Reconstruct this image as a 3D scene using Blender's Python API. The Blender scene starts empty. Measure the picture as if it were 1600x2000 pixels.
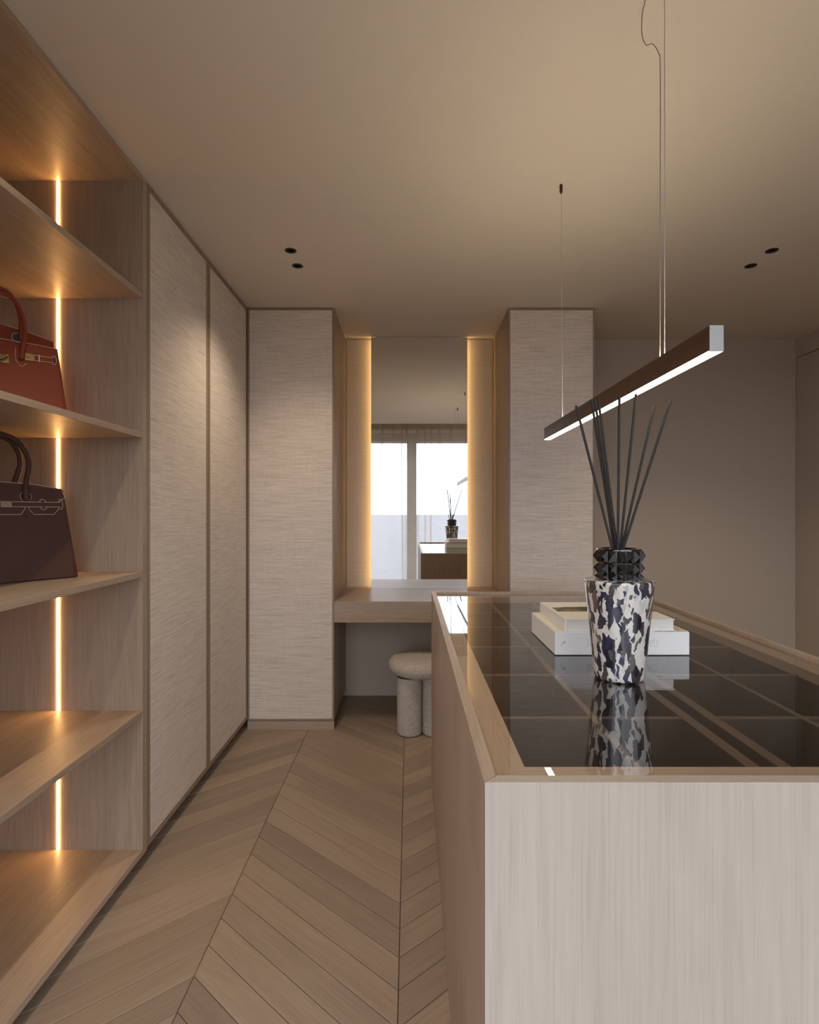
import bpy, bmesh, math, random
from mathutils import Vector, Matrix
random.seed(7)
S = bpy.context.scene
COL = S.collection
PI = math.pi

# ------------------------------------------------------------------ camera
cam_d = bpy.data.cameras.new('camera')
cam_d.sensor_fit = 'HORIZONTAL'; cam_d.sensor_width = 36.0; cam_d.lens = 24.0
cam_d.clip_start = 0.02; cam_d.clip_end = 500
cam = bpy.data.objects.new('camera', cam_d); COL.objects.link(cam)
cam.location = (0, 0, 1.3); cam.rotation_euler = (PI/2, 0, 0)
S.camera = cam
F = 1600*24/36.0

# ------------------------------------------------------------------ light and exposure
SKY = 4.8   # overcast sky seen through the window
LED = 34.0   # shelf led strips
LEDM = 12.5   # led strips behind the mirror
PEND = 8.0   # pendant light diffuser
UPL = 48.0   # uplight strip added on top of the pendant to brighten the ceiling
SPOT = 15.0   # recessed spots (watts)
S.view_settings.view_transform = 'Standard'
S.view_settings.look = 'None'
S.view_settings.gamma = 1.0
S.view_settings.use_curve_mapping = False
S.view_settings.exposure = 0.34
world = bpy.data.worlds.new('overcast_sky'); S.world = world
world.use_nodes = True
bg = world.node_tree.nodes['Background']
bg.inputs[0].default_value = (0.92, 0.96, 1.06, 1); bg.inputs[1].default_value = SKY
por = bpy.data.lights.new('window_portal', 'AREA'); por.shape = 'RECTANGLE'
por.size = 3.7; por.size_y = 2.4; por.cycles.is_portal = True
po = bpy.data.objects.new('window_portal', por); COL.objects.link(po)
po.location = (0.375, -0.47, 1.16); po.rotation_euler = (PI/2, 0, 0)
S.cycles.max_bounces = 10; S.cycles.diffuse_bounces = 6; S.cycles.transparent_max_bounces = 16
S.cycles.glossy_bounces = 6; S.cycles.sample_clamp_indirect = 6.0
S.cycles.caustics_reflective = True; S.cycles.caustics_refractive = False

# ------------------------------------------------------------------ key dimensions (metres)
H = 2.5205            # ceiling
XL = -0.9697          # front plane of the left-hand joinery
YC = 3.263            # front plane of the rear cabinets
YB = 3.87             # back wall
XR = 2.734            # right wall
XW = -1.60            # left wall
YF = -0.30            # inner face of window wall

# ------------------------------------------------------------------ materials
def newmat(name):
    m = bpy.data.materials.new(name); m.use_nodes = True
    nt = m.node_tree; return m, nt, nt.nodes['Principled BSDF']
def N(nt, t, **kw):
    n = nt.nodes.new(t)
    for k, v in kw.items(): setattr(n, k, v)
    return n
def ramp(nt, pts, interp='LINEAR'):
    r = N(nt, 'ShaderNodeValToRGB'); cr = r.color_ramp; cr.interpolation = interp
    while len(cr.elements) < len(pts): cr.elements.new(0.5)
    for e, (p, c) in zip(cr.elements, pts):
        e.position = p; e.color = (c[0], c[1], c[2], 1)
    return r
def g(v): return (v, v, v)
def plain(name, col, rough=0.5, metal=0.0, **kw):
    m, nt, b = newmat(name)
    b.inputs['Base Color'].default_value = (*col, 1); b.inputs['Roughness'].default_value = rough
    b.inputs['Metallic'].default_value = metal
    for k, v in kw.items(): b.inputs[k].default_value = v
    return m
def glow(name, col, s):
    m = bpy.data.materials.new(name); m.use_nodes = True; nt = m.node_tree; nt.nodes.clear()
    e = N(nt, 'ShaderNodeEmission'); e.inputs[0].default_value = (*col, 1); e.inputs[1].default_value = s
    o = N(nt, 'ShaderNodeOutputMaterial'); nt.links.new(e.outputs[0], o.inputs[0]); return m

def wood(name, axis, light, dark, rough=0.45, fine=0.16, plank=False, spec=0.35):
    """oak veneer; grain runs along the given axis of the object"""
    m, nt, b = newmat(name); L = nt.links.new
    tc = N(nt, 'ShaderNodeTexCoord'); oi = N(nt, 'ShaderNodeObjectInfo')
    off = N(nt, 'ShaderNodeVectorMath', operation='SCALE'); off.inputs[0].default_value = (13.1, 7.7, 9.3)
    L(oi.outputs['Random'], off.inputs['Scale'])
    add = N(nt, 'ShaderNodeVectorMath', operation='ADD'); L(tc.outputs['Object'], add.inputs[0]); L(off.outputs[0], add.inputs[1])
    def mapped(al, ac):
        mp = N(nt, 'ShaderNodeMapping'); s = [ac]*3; s['XYZ'.index(axis)] = al
        mp.inputs['Scale'].default_value = s; L(add.outputs[0], mp.inputs[0]); return mp
    def noise(mp, det=4, rgh=0.6, dist=0.0):
        n = N(nt, 'ShaderNodeTexNoise'); n.inputs['Scale'].default_value = 1.0
        n.inputs['Detail'].default_value = det; n.inputs['Roughness'].default_value = rgh
        n.inputs['Distortion'].default_value = dist; L(mp.outputs[0], n.inputs['Vector']); return n
    broad = noise(mapped(0.55, 4.2), 3, 0.5, 0.5)
    ring = N(nt, 'ShaderNodeMath', operation='SINE'); mul = N(nt, 'ShaderNodeMath', operation='MULTIPLY')
    L(broad.outputs[0], mul.inputs[0]); mul.inputs[1].default_value = 130.0; L(mul.outputs[0], ring.inputs[0])
    fib = noise(mapped(5.0, 230.0), 3, 0.6)
    med = noise(mapped(1.6, 38.0), 4, 0.65)
    s1 = N(nt, 'ShaderNodeMath', operation='MULTIPLY_ADD'); L(broad.outputs[0], s1.inputs[0]); s1.inputs[1].default_value = 0.7
    m2 = N(nt, 'ShaderNodeMath', operation='MULTIPLY'); L(med.outputs[0], m2.inputs[0]); m2.inputs[1].default_value = 0.3
    L(m2.outputs[0], s1.inputs[2])
    s2 = N(nt, 'ShaderNodeMath', operation='MULTIPLY_ADD'); L(ring.outputs[0], s2.inputs[0]); s2.inputs[1].default_value = 0.03
    L(s1.outputs[0], s2.inputs[2])
    r = ramp(nt, [(0.33, dark), (0.66, light)]); L(s2.outputs[0], r.inputs[0])
    pr = ramp(nt, [(0.30, g(1-fine)), (0.55, g(1.0))]); L(fib.outputs[0], pr.inputs[0])
    mx = N(nt, 'ShaderNodeMix', data_type='RGBA', blend_type='MULTIPLY'); mx.inputs[0].default_value = 1.0
    L(r.outputs[0], mx.inputs[6]); L(pr.outputs[0], mx.inputs[7])
    last = mx.outputs[2]
    if plank:
        hs = N(nt, 'ShaderNodeHueSaturation')
        mr = N(nt, 'ShaderNodeMapRange'); mr.inputs[3].default_value = 0.82; mr.inputs[4].default_value = 1.12
        L(oi.outputs['Random'], mr.inputs[0]); L(mr.outputs[0], hs.inputs['Value']); L(last, hs.inputs['Color'])
        last = hs.outputs[0]
    L(last, b.inputs['Base Color'])
    b.inputs['Roughness'].default_value = rough; b.inputs['Specular IOR Level'].default_value = spec
    bp = N(nt, 'ShaderNodeBump'); bp.inputs['Strength'].default_value = 0.12; bp.inputs['Distance'].default_value = 0.001
    L(fib.outputs[0], bp.inputs['Height']); L(bp.outputs[0], b.inputs['Normal'])
    return m
OAK_L, OAK_D = (0.45, 0.352, 0.268), (0.345, 0.260, 0.192)
M = {}
for ax in 'XYZ': M['oak'+ax] = wood('oak_veneer_'+ax.lower(), ax, OAK_L, OAK_D)
M['plank'] = wood('oak_floor', 'X', (0.385, 0.297, 0.224), (0.305, 0.227, 0.166), 0.5, 0.14, True, 0.25)
M['ledgeX'] = wood('brightened_oak_x', 'X', (0.60, 0.475, 0.36), (0.50, 0.39, 0.29))  # same oak, lightened in colour so the ledge reads brighter through the glass
M['ledgeY'] = wood('brightened_oak_y', 'Y', (0.60, 0.475, 0.36), (0.50, 0.39, 0.29))
M['pale'] = wood('daylit_oak_z', 'Z', (0.47, 0.408, 0.345), (0.40, 0.342, 0.284), 0.5, 0.10)  # same oak, cool window light on the island front put into its colour
M['edge'] = wood('oak_lipping', 'Z', (0.33, 0.25, 0.185), (0.255, 0.188, 0.135))
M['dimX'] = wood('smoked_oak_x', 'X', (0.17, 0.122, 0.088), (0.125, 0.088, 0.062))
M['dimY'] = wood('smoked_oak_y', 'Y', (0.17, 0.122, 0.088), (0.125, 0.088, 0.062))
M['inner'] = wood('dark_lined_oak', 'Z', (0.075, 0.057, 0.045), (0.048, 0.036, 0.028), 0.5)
M['walnut'] = wood('walnut_y', 'Y', (0.14, 0.068, 0.038), (0.075, 0.035, 0.02), 0.4, 0.25)

def fabric(name, haxis, col, dark):
    m, nt, b = newmat(name); L = nt.links.new
    tc = N(nt, 'ShaderNodeTexCoord')
    def noise(sh, sz, det, rgh=0.6):
        mp = N(nt, 'ShaderNodeMapping'); s = [sh, sh, sz]
        mp.inputs['Scale'].default_value = s; L(tc.outputs['Object'], mp.inputs[0])
        n = N(nt, 'ShaderNodeTexNoise'); n.inputs['Scale'].default_value = 1; n.inputs['Detail'].default_value = det
        n.inputs['Roughness'].default_value = rgh
        L(mp.outputs[0], n.inputs['Vector']); return n
    a = noise(6, 270, 3, 0.6); v = noise(380, 14, 2); c = noise(22, 560, 2)
    s = N(nt, 'ShaderNodeMath', operation='MULTIPLY_ADD'); L(a.outputs[0], s.inputs[0]); s.inputs[1].default_value = 0.62
    t = N(nt, 'ShaderNodeMath', operation='MULTIPLY_ADD'); L(v.outputs[0], t.inputs[0]); t.inputs[1].default_value = 0.16
    u = N(nt, 'ShaderNodeMath', operation='MULTIPLY'); L(c.outputs[0], u.inputs[0]); u.inputs[1].default_value = 0.22
    L(u.outputs[0], t.inputs[2]); L(t.outputs[0], s.inputs[2])
    r = ramp(nt, [(0.38, dark), (0.545, col)]); L(s.outputs[0], r.inputs[0]); L(r.outputs[0], b.inputs['Base Color'])
    b.inputs['Roughness'].default_value = 0.9; b.inputs['Specular IOR Level'].default_value = 0.1
    b.inputs['Sheen Weight'].default_value = 0.1
    bp = N(nt, 'ShaderNodeBump'); bp.inputs['Strength'].default_value = 0.5; bp.inputs['Distance'].default_value = 0.0015
    L(s.outputs[0], bp.inputs['Height']); L(bp.outputs[0], b.inputs['Normal'])
    return m
M['linen'] = fabric('woven_linen', 'H', (0.72, 0.645, 0.575), (0.53, 0.46, 0.405))
M['linen_plain'] = fabric('smooth_linen', 'H', (0.56, 0.46, 0.36), (0.50, 0.41, 0.32))

def paint(name, col):
    m, nt, b = newmat(name); L = nt.links.new
    tc = N(nt, 'ShaderNodeTexCoord'); n = N(nt, 'ShaderNodeTexNoise'); n.inputs['Scale'].default_value = 260; n.inputs['Detail'].default_value = 3
    L(tc.outputs['Object'], n.inputs['Vector'])
    b.inputs['Base Color'].default_value = (*col, 1); b.inputs['Roughness'].default_value = 0.85
    b.inputs['Specular IOR Level'].default_value = 0.15
    bp = N(nt, 'ShaderNodeBump'); bp.inputs['Strength'].default_value = 0.15; bp.inputs['Distance'].default_value = 0.0006
    L(n.outputs[0], bp.inputs['Height']); L(bp.outputs[0], b.inputs['Normal']); return m
M['wall'] = paint('taupe_wall_paint', (0.50, 0.425, 0.345))
M['ceil'] = paint('taupe_ceiling_paint', (0.65, 0.575, 0.48))
M['white'] = plain('white_lacquer', (0.75, 0.74, 0.72), 0.4)
M['alu'] = plain('window_frame_paint', (0.55, 0.53, 0.5), 0.4)
M['joint'] = plain('dark_joint', (0.05, 0.032, 0.022), 0.8)
M['black'] = plain('black_metal', (0.008, 0.008, 0.008), 0.45)
M['mirror'] = plain('silvered_mirror', (0.93, 0.94, 0.94), 0.0, 1.0)
M['led'] = glow('warm_led', (1.0, 0.50, 0.16), LED)
M['ledm'] = glow('warm_led_mirror', (1.0, 0.66, 0.27), LEDM)
M['upl'] = glow('added_uplight', (1.0, 0.86, 0.66), UPL)
M['pend'] = glow('pendant_diffuser', (1.0, 0.93, 0.62), PEND)
M['steel'] = plain('brushed_aluminium', (0.27, 0.265, 0.26), 0.45, 1.0)
M['wire'] = plain('steel_cable', (0.55, 0.5, 0.45), 0.35, 0.6)
M['cord'] = plain('clear_power_cord', (0.30, 0.25, 0.2), 0.3)
M['bronze'] = plain('bronze_anchor', (0.06, 0.03, 0.02), 0.4, 0.5)
M['gold'] = plain('brass_hardware', (0.34, 0.25, 0.11), 0.5, 1.0)
M['nickel'] = plain('nickel_hardware', (0.45, 0.4, 0.34), 0.3, 1.0)
M['stitch'] = plain('pale_edge_stitch', (0.72, 0.55, 0.42), 0.7)
M['engrave'] = plain('engraved_mark', (0.10, 0.05, 0.02), 0.6)
M['ground'] = paint('pale_terrace', (0.125, 0.125, 0.137))
M['paper'] = plain('white_card', (0.78, 0.775, 0.78), 0.55)
M['ink'] = plain('black_ink', (0.03, 0.03, 0.03), 0.6)
M['greyink'] = plain('grey_ink', (0.36, 0.36, 0.37), 0.6)
M['reed'] = plain('black_reed', (0.040, 0.037, 0.036), 0.7, 0.0, **{'Specular IOR Level': 0.2})
M['jet'] = plain('black_glass', (0.004, 0.004, 0.005), 0.06, 0.0, **{'Coat Weight': 1.0, 'Coat Roughness': 0.02})

def leather(name, col, rough=0.5):
    m, nt, b = newmat(name); L = nt.links.new
    tc = N(nt, 'ShaderNodeTexCoord'); n = N(nt, 'ShaderNodeTexVoronoi'); n.inputs['Scale'].default_value = 900
    L(tc.outputs['Object'], n.inputs['Vector'])
    n2 = N(nt, 'ShaderNodeTexNoise'); n2.inputs['Scale'].default_value = 9; L(tc.outputs['Object'], n2.inputs['Vector'])
    r = ramp(nt, [(0.3, tuple(c*0.86 for c in col)), (0.7, col)]); L(n2.outputs[0], r.inputs[0]); L(r.outputs[0], b.inputs['Base Color'])
    b.inputs['Roughness'].default_value = rough; b.inputs['Specular IOR Level'].default_value = 0.35
    bp = N(nt, 'ShaderNodeBump'); bp.inputs['Strength'].default_value = 0.2; bp.inputs['Distance'].default_value = 0.0006
    L(n.outputs[0], bp.inputs['Height']); L(bp.outputs[0], b.inputs['Normal']); return m
M['orange'] = leather('orange_leather', (0.255, 0.045, 0.016))
M['brown'] = leather('chocolate_leather', (0.080, 0.036, 0.028))

def boucle():
    m, nt, b = newmat('cream_boucle'); L = nt.links.new
    tc = N(nt, 'ShaderNodeTexCoord')
    v = N(nt, 'ShaderNodeTexVoronoi'); v.inputs['Scale'].default_value = 150; L(tc.outputs['Object'], v.inputs['Vector'])
    n = N(nt, 'ShaderNodeTexNoise'); n.inputs['Scale'].default_value = 240; n.inputs['Detail'].default_value = 3; L(tc.outputs['Object'], n.inputs['Vector'])
    s = N(nt, 'ShaderNodeMath', operation='SUBTRACT'); L(n.outputs[0], s.inputs[0]); L(v.outputs['Distance'], s.inputs[1])
    r = ramp(nt, [(-0.0, (0.55, 0.49, 0.42)), (0.40, (0.82, 0.76, 0.68))]); L(s.outputs[0], r.inputs[0]); L(r.outputs[0], b.inputs['Base Color'])
    b.inputs['Roughness'].default_value = 0.95; b.inputs['Specular IOR Level'].default_value = 0.05
    bp = N(nt, 'ShaderNodeBump'); bp.inputs['Strength'].default_value = 0.9; bp.inputs['Distance'].default_value = 0.005
    L(s.outputs[0], bp.inputs['Height']); L(bp.outputs[0], b.inputs['Normal']); return m
M['boucle'] = boucle()

def schlick(nt, f0, power=5):
    """thin pane reflectance from the angle of view"""
    L = nt.links.new; ge = N(nt, 'ShaderNodeNewGeometry')
    d = N(nt, 'ShaderNodeVectorMath', operation='DOT_PRODUCT'); L(ge.outputs['Normal'], d.inputs[0]); L(ge.outputs['Incoming'], d.inputs[1])
    a = N(nt, 'ShaderNodeMath', operation='ABSOLUTE'); L(d.outputs['Value'], a.inputs[0])
    o = N(nt, 'ShaderNodeMath', operation='SUBTRACT'); o.inputs[0].default_value = 1; L(a.outputs[0], o.inputs[1])
    p = N(nt, 'ShaderNodeMath', operation='POWER'); L(o.outputs[0], p.inputs[0]); p.inputs[1].default_value = power
    k = N(nt, 'ShaderNodeMath', operation='MULTIPLY_ADD'); L(p.outputs[0], k.inputs[0]); k.inputs[1].default_value = 1-f0; k.inputs[2].default_value = f0
    return k.outputs[0], a.outputs[0]
def glass(name, tint, f0):
    m = bpy.data.materials.new(name); m.use_nodes = True; nt = m.node_tree; nt.nodes.clear(); L = nt.links.new
    t = N(nt, 'ShaderNodeBsdfTransparent'); t.inputs[0].default_value = (*tint, 1)
    gl = N(nt, 'ShaderNodeBsdfGlossy'); gl.inputs['Roughness'].default_value = 0.0
    mx = N(nt, 'ShaderNodeMixShader'); o = N(nt, 'ShaderNodeOutputMaterial')
    if f0 is None: L(t.outputs[0], o.inputs[0]); return m
    k, _ = schlick(nt, f0, 3.0); L(k, mx.inputs[0]); L(t.outputs[0], mx.inputs[1]); L(gl.outputs[0], mx.inputs[2]); L(mx.outputs[0], o.inputs[0]); return m
M['tint'] = glass('bronze_tinted_glass', (0.99, 0.965, 0.935), 0.08)
M['clear'] = glass('clear_glass_underside', (1, 1, 1), None)
M['pane'] = glass('window_glass', (0.97, 0.98, 0.98), 0.08)

def sheer():
    m = bpy.data.materials.new('sheer_voile'); m.use_nodes = True; nt = m.node_tree; nt.nodes.clear(); L = nt.links.new
    t = N(nt, 'ShaderNodeBsdfTransparent')
    tr = N(nt, 'ShaderNodeBsdfTranslucent'); tr.inputs[0].default_value = (0.52, 0.47, 0.41, 1)
    di = N(nt, 'ShaderNodeBsdfDiffuse'); di.inputs[0].default_value = (0.74, 0.67, 0.57, 1)
    m1 = N(nt, 'ShaderNodeMixShader'); m1.inputs[0].default_value = 0.5; L(tr.outputs[0], m1.inputs[1]); L(di.outputs[0], m1.inputs[2])
    _, c = schlick(nt, 0.04)
    cm = N(nt, 'ShaderNodeMath', operation='MAXIMUM'); L(c, cm.inputs[0]); cm.inputs[1].default_value = 0.06
    dv = N(nt, 'ShaderNodeMath', operation='DIVIDE'); dv.inputs[0].default_value = 1; L(cm.outputs[0], dv.inputs[1])
    pw = N(nt, 'ShaderNodeMath', operation='POWER'); pw.inputs[0].default_value = 0.70; L(dv.outputs[0], pw.inputs[1])   # open area seen through the weave
    mx = N(nt, 'ShaderNodeMixShader'); L(pw.outputs[0], mx.inputs[0]); L(m1.outputs[0], mx.inputs[1]); L(t.outputs[0], mx.inputs[2])
    o = N(nt, 'ShaderNodeOutputMaterial'); L(mx.outputs[0], o.inputs[0]); return m
M['sheer'] = sheer()

def vase_mat():
    m, nt, b = newmat('marbled_art_glass'); L = nt.links.new
    tc = N(nt, 'ShaderNodeTexCoord')
    nz = N(nt, 'ShaderNodeTexNoise'); nz.inputs['Scale'].default_value = 45; nz.inputs['Detail'].default_value = 2
    L(tc.outputs['Object'], nz.inputs['Vector'])
    sb = N(nt, 'ShaderNodeVectorMath', operation='SUBTRACT'); L(nz.outputs['Color'], sb.inputs[0]); sb.inputs[1].default_value = (0.5, 0.5, 0.5)
    sc = N(nt, 'ShaderNodeVectorMath', operation='SCALE'); L(sb.outputs[0], sc.inputs[0]); sc.inputs['Scale'].default_value = 0.017
    ad = N(nt, 'ShaderNodeVectorMath', operation='ADD'); L(tc.outputs['Object'], ad.inputs[0]); L(sc.outputs[0], ad.inputs[1])
    def vor(scale, seed, ry):
        mp = N(nt, 'ShaderNodeMapping'); mp.inputs['Scale'].default_value = scale; mp.inputs['Location'].default_value = seed
        mp.inputs['Rotation'].default_value = (0, ry, 0)
        L(ad.outputs[0], mp.inputs[0])
        v = N(nt, 'ShaderNodeTexVoronoi'); v.inputs['Scale'].default_value = 1; L(mp.outputs[0], v.inputs['Vector'])
        sp = N(nt, 'ShaderNodeSeparateColor'); L(v.outputs['Color'], sp.inputs[0]); return v, sp
    v1, c1 = vor((98, 98, 31), (3, 1, 2), 0.3); v2, c2 = vor((130, 130, 46), (8, 5, 1), -0.15)
    base = ramp(nt, [(0.0, (0.62, 0.585, 0.53)), (0.55, (0.74, 0.70, 0.64)), (0.78, (0.50, 0.47, 0.44)), (0.88, (0.68, 0.65, 0.60))], 'LINEAR'); L(c2.outputs[0], base.inputs[0])
    ink = ramp(nt, [(0.0, (0.010, 0.011, 0.020)), (0.45, (0.036, 0.040, 0.078)), (0.72, (0.018, 0.014, 0.016)), (0.9, (0.10, 0.085, 0.085))], 'LINEAR'); L(c1.outputs[1], ink.inputs[0])
    msk = ramp(nt, [(0.0, g(1)), (0.43, g(0))], 'CONSTANT'); L(c1.outputs[0], msk.inputs[0])
    msk2 = ramp(nt, [(0.0, g(1)), (0.13, g(0))], 'CONSTANT'); L(c2.outputs[2], msk2.inputs[0])
    mm = N(nt, 'ShaderNodeMath', operation='MAXIMUM'); L(msk.outputs[0], mm.inputs[0]); L(msk2.outputs[0], mm.inputs[1])
    mx = N(nt, 'ShaderNodeMix', data_type='RGBA'); L(mm.outputs[0], mx.inputs[0]); L(base.outputs[0], mx.inputs[6]); L(ink.outputs[0], mx.inputs[7])
    L(mx.outputs[2], b.inputs['Base Color']); b.inputs['Roughness'].default_value = 0.25
    b.inputs['Coat Weight'].default_value = 1.0; b.inputs['Coat Roughness'].default_value = 0.03; return m
M['vase'] = vase_mat()

def pages(name):
    m, nt, b = newmat(name); L = nt.links.new
    tc = N(nt, 'ShaderNodeTexCoord'); mp = N(nt, 'ShaderNodeMapping'); mp.inputs['Scale'].default_value = (4, 4, 900); L(tc.outputs['Object'], mp.inputs[0])
    n = N(nt, 'ShaderNodeTexNoise'); n.inputs['Scale'].default_value = 1; L(mp.outputs[0], n.inputs['Vector'])
    r = ramp(nt, [(0.35, (0.60, 0.58, 0.57)), (0.6, (0.80, 0.785, 0.775))]); L(n.outputs[0], r.inputs[0]); L(r.outputs[0], b.inputs['Base Color'])
    b.inputs['Roughness'].default_value = 0.8; return m
M['pages'] = pages('paper_page_edges')
def printed(name, y0, y1, x0, base, speck=False):
    """card cover printed with a dark landscape band between y0 and y1 of the object"""
    m, nt, b = newmat(name); L = nt.links.new
    tc = N(nt, 'ShaderNodeTexCoord'); sp = N(nt, 'ShaderNodeSeparateXYZ'); L(tc.outputs['Object'], sp.inputs[0])
    mp = N(nt, 'ShaderNodeMapping'); mp.inputs['Scale'].default_value = (9, 26, 1); L(tc.outputs['Object'], mp.inputs[0])
    n = N(nt, 'ShaderNodeTexNoise'); n.inputs['Scale'].default_value = 1.6; n.inputs['Detail'].default_value = 5; L(mp.outputs[0], n.inputs['Vector'])
    pr = ramp(nt, [(0.42, (0.03, 0.02, 0.012)), (0.56, (0.15, 0.10, 0.055)), (0.70, (0.62, 0.54, 0.40))]); L(n.outputs[0], pr.inputs[0])
    nn = N(nt, 'ShaderNodeMath', operation='MULTIPLY_ADD'); L(n.outputs[0], nn.inputs[0]); nn.inputs[1].default_value = 0.05; L(sp.outputs[1], nn.inputs[2])
    a = N(nt, 'ShaderNodeMath', operation='GREATER_THAN'); L(sp.outputs[1], a.inputs[0]); a.inputs[1].default_value = y0
    c = N(nt, 'ShaderNodeMath', operation='LESS_THAN'); L(nn.outputs[0], c.inputs[0]); c.inputs[1].default_value = y1
    e = N(nt, 'ShaderNodeMath', operation='GREATER_THAN'); L(sp.outputs[0], e.inputs[0]); e.inputs[1].default_value = x0
    p1 = N(nt, 'ShaderNodeMath', operation='MULTIPLY'); L(a.outputs[0], p1.inputs[0]); L(c.outputs[0], p1.inputs[1])
    p2 = N(nt, 'ShaderNodeMath', operation='MULTIPLY'); L(p1.outputs[0], p2.inputs[0]); L(e.outputs[0], p2.inputs[1])
    mx = N(nt, 'ShaderNodeMix', data_type='RGBA'); L(p2.outputs[0], mx.inputs[0]); mx.inputs[6].default_value = (*base, 1); L(pr.outputs[0], mx.inputs[7])
    L(mx.outputs[2], b.inputs['Base Color']); b.inputs['Roughness'].default_value = 0.45; return m
M['cover'] = printed('printed_book_cover', 0.115, 0.215, 0.012, (0.76, 0.73, 0.66))
def speckled():
    m, nt, b = newmat('speckled_cloth_cover'); L = nt.links.new
    tc = N(nt, 'ShaderNodeTexCoord'); n = N(nt, 'ShaderNodeTexNoise'); n.inputs['Scale'].default_value = 420; n.inputs['Detail'].default_value = 1
    L(tc.outputs['Object'], n.inputs['Vector']); sp = N(nt, 'ShaderNodeSeparateXYZ'); L(tc.outputs['Object'], sp.inputs[0])
    r = ramp(nt, [(0.42, (0.30, 0.24, 0.17)), (0.55, (0.72, 0.66, 0.55))]); L(n.outputs[0], r.inputs[0])
    gt = N(nt, 'ShaderNodeMath', operation='GREATER_THAN'); L(sp.outputs[0], gt.inputs[0]); gt.inputs[1].default_value = 0.27
    mx = N(nt, 'ShaderNodeMix', data_type='RGBA'); L(gt.outputs[0], mx.inputs[0]); mx.inputs[6].default_value = (0.76, 0.72, 0.62, 1); L(r.outputs[0], mx.inputs[7])
    L(mx.outputs[2], b.inputs['Base Color']); b.inputs['Roughness'].default_value = 0.7; return m
M['speck'] = speckled()

# ------------------------------------------------------------------ mesh helpers
def wloc(o):
    v = Vector((0, 0, 0))
    while o is not None: v += o.location; o = o.parent
    return v
def obj(name, bm, mats, parent=None, smooth=False, local=False):
    if parent is not None and not local:
        bmesh.ops.translate(bm, verts=bm.verts, vec=-wloc(parent))
    bmesh.ops.recalc_face_normals(bm, faces=bm.faces)
    me = bpy.data.meshes.new(name); bm.to_mesh(me); bm.free()
    if not isinstance(mats, (list, tuple)): mats = [mats]
    for m in mats: me.materials.append(M[m] if isinstance(m, str) else m)
    if smooth:
        for p in me.polygons: p.use_smooth = True
        if smooth != 'all':
            try: me.set_sharp_from_angle(angle=math.radians(40))
            except Exception: pass
    o = bpy.data.objects.new(name, me); COL.objects.link(o)
    if parent is not None: o.parent = parent
    return o
def thing(name, label, cat, loc=(0, 0, 0), rz=0.0, group=None):
    o = bpy.data.objects.new(name, None); COL.objects.link(o); o.empty_display_size = 0.1
    o.location = loc; o.rotation_euler = (0, 0, rz); o['label'] = label; o['category'] = cat
    if group: o['group'] = group
    return o
def tag(o, label, cat, group=None):
    o['label'] = label; o['category'] = cat
    if group: o['group'] = group
    return o
def struct(name, bm, mats, parent=None):
    o = obj(name, bm, mats, parent)
    if parent is None: o['kind'] = 'structure'
    return o
def box(bm, x0, x1, y0, y1, z0, z1, bev=0.0):
    b = bmesh.new()
    bmesh.ops.create_cube(b, size=1.0)
    for v in b.verts:
        v.co = Vector((x0+(v.co.x+.5)*(x1-x0), y0+(v.co.y+.5)*(y1-y0), z0+(v.co.z+.5)*(z1-z0)))
    if bev: bmesh.ops.bevel(b, geom=list(b.edges), offset=bev, segments=1, affect='EDGES')
    me = bpy.data.meshes.new('t'); b.to_mesh(me); b.free(); bm.from_mesh(me); bpy.data.meshes.remove(me); return bm
def nb(*a, **k):
    return box(bmesh.new(), *a, **k)
def prism(bm, poly, z0, z1):
    """polygon in xy extruded in z"""
    a = [bm.verts.new((p[0], p[1], z0)) for p in poly]; b = [bm.verts.new((p[0], p[1], z1)) for p in poly]
    n = len(poly); bm.faces.new(a[::-1]); bm.faces.new(b)
    for i in range(n): bm.faces.new((a[i], a[(i+1) % n], b[(i+1) % n], b[i]))
    return bm
def lathe(bm, prof, c, seg=48, mat=0):
    rings = []
    for r, z in prof:
        if r < 1e-6: rings.append([bm.verts.new((c[0], c[1], c[2]+z))])
        else: rings.append([bm.verts.new((c[0]+r*math.cos(2*PI*i/seg), c[1]+r*math.sin(2*PI*i/seg), c[2]+z)) for i in range(seg)])
    for A, B in zip(rings, rings[1:]):
        for i in range(seg):
            j = (i+1) % seg
            if len(A) == 1 and len(B) == 1: continue
            f = (A[0], B[j], B[i]) if len(A) == 1 else (A[i], A[j], B[0]) if len(B) == 1 else (A[i], A[j], B[j], B[i])
            fc = bm.faces.new(f); fc.material_index = mat
    return bm
def tube(bm, pts, r, seg=8, cap=True):
    pts = [Vector(p) for p in pts]; rings = []; up = None
    rs = r if isinstance(r, (list, tuple)) else [r]*len(pts)
    for i, p in enumerate(pts):
        t = (pts[min(i+1, len(pts)-1)]-pts[max(i-1, 0)]).normalized()
        if up is None:
            up = Vector((0, 0, 1)) if abs(t.z) < 0.9 else Vector((1, 0, 0))
        u = (up-t*up.dot(t)).normalized(); w = t.cross(u); up = u
        rings.append([bm.verts.new(p+rs[i]*(math.cos(2*PI*k/seg)*u+math.sin(2*PI*k/seg)*w)) for k in range(seg)])
    for A, B in zip(rings, rings[1:]):
        for k in range(seg): bm.faces.new((A[k], A[(k+1) % seg], B[(k+1) % seg], B[k]))
    if cap: bm.faces.new(rings[0][::-1]); bm.faces.new(rings[-1])
    return bm
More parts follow.
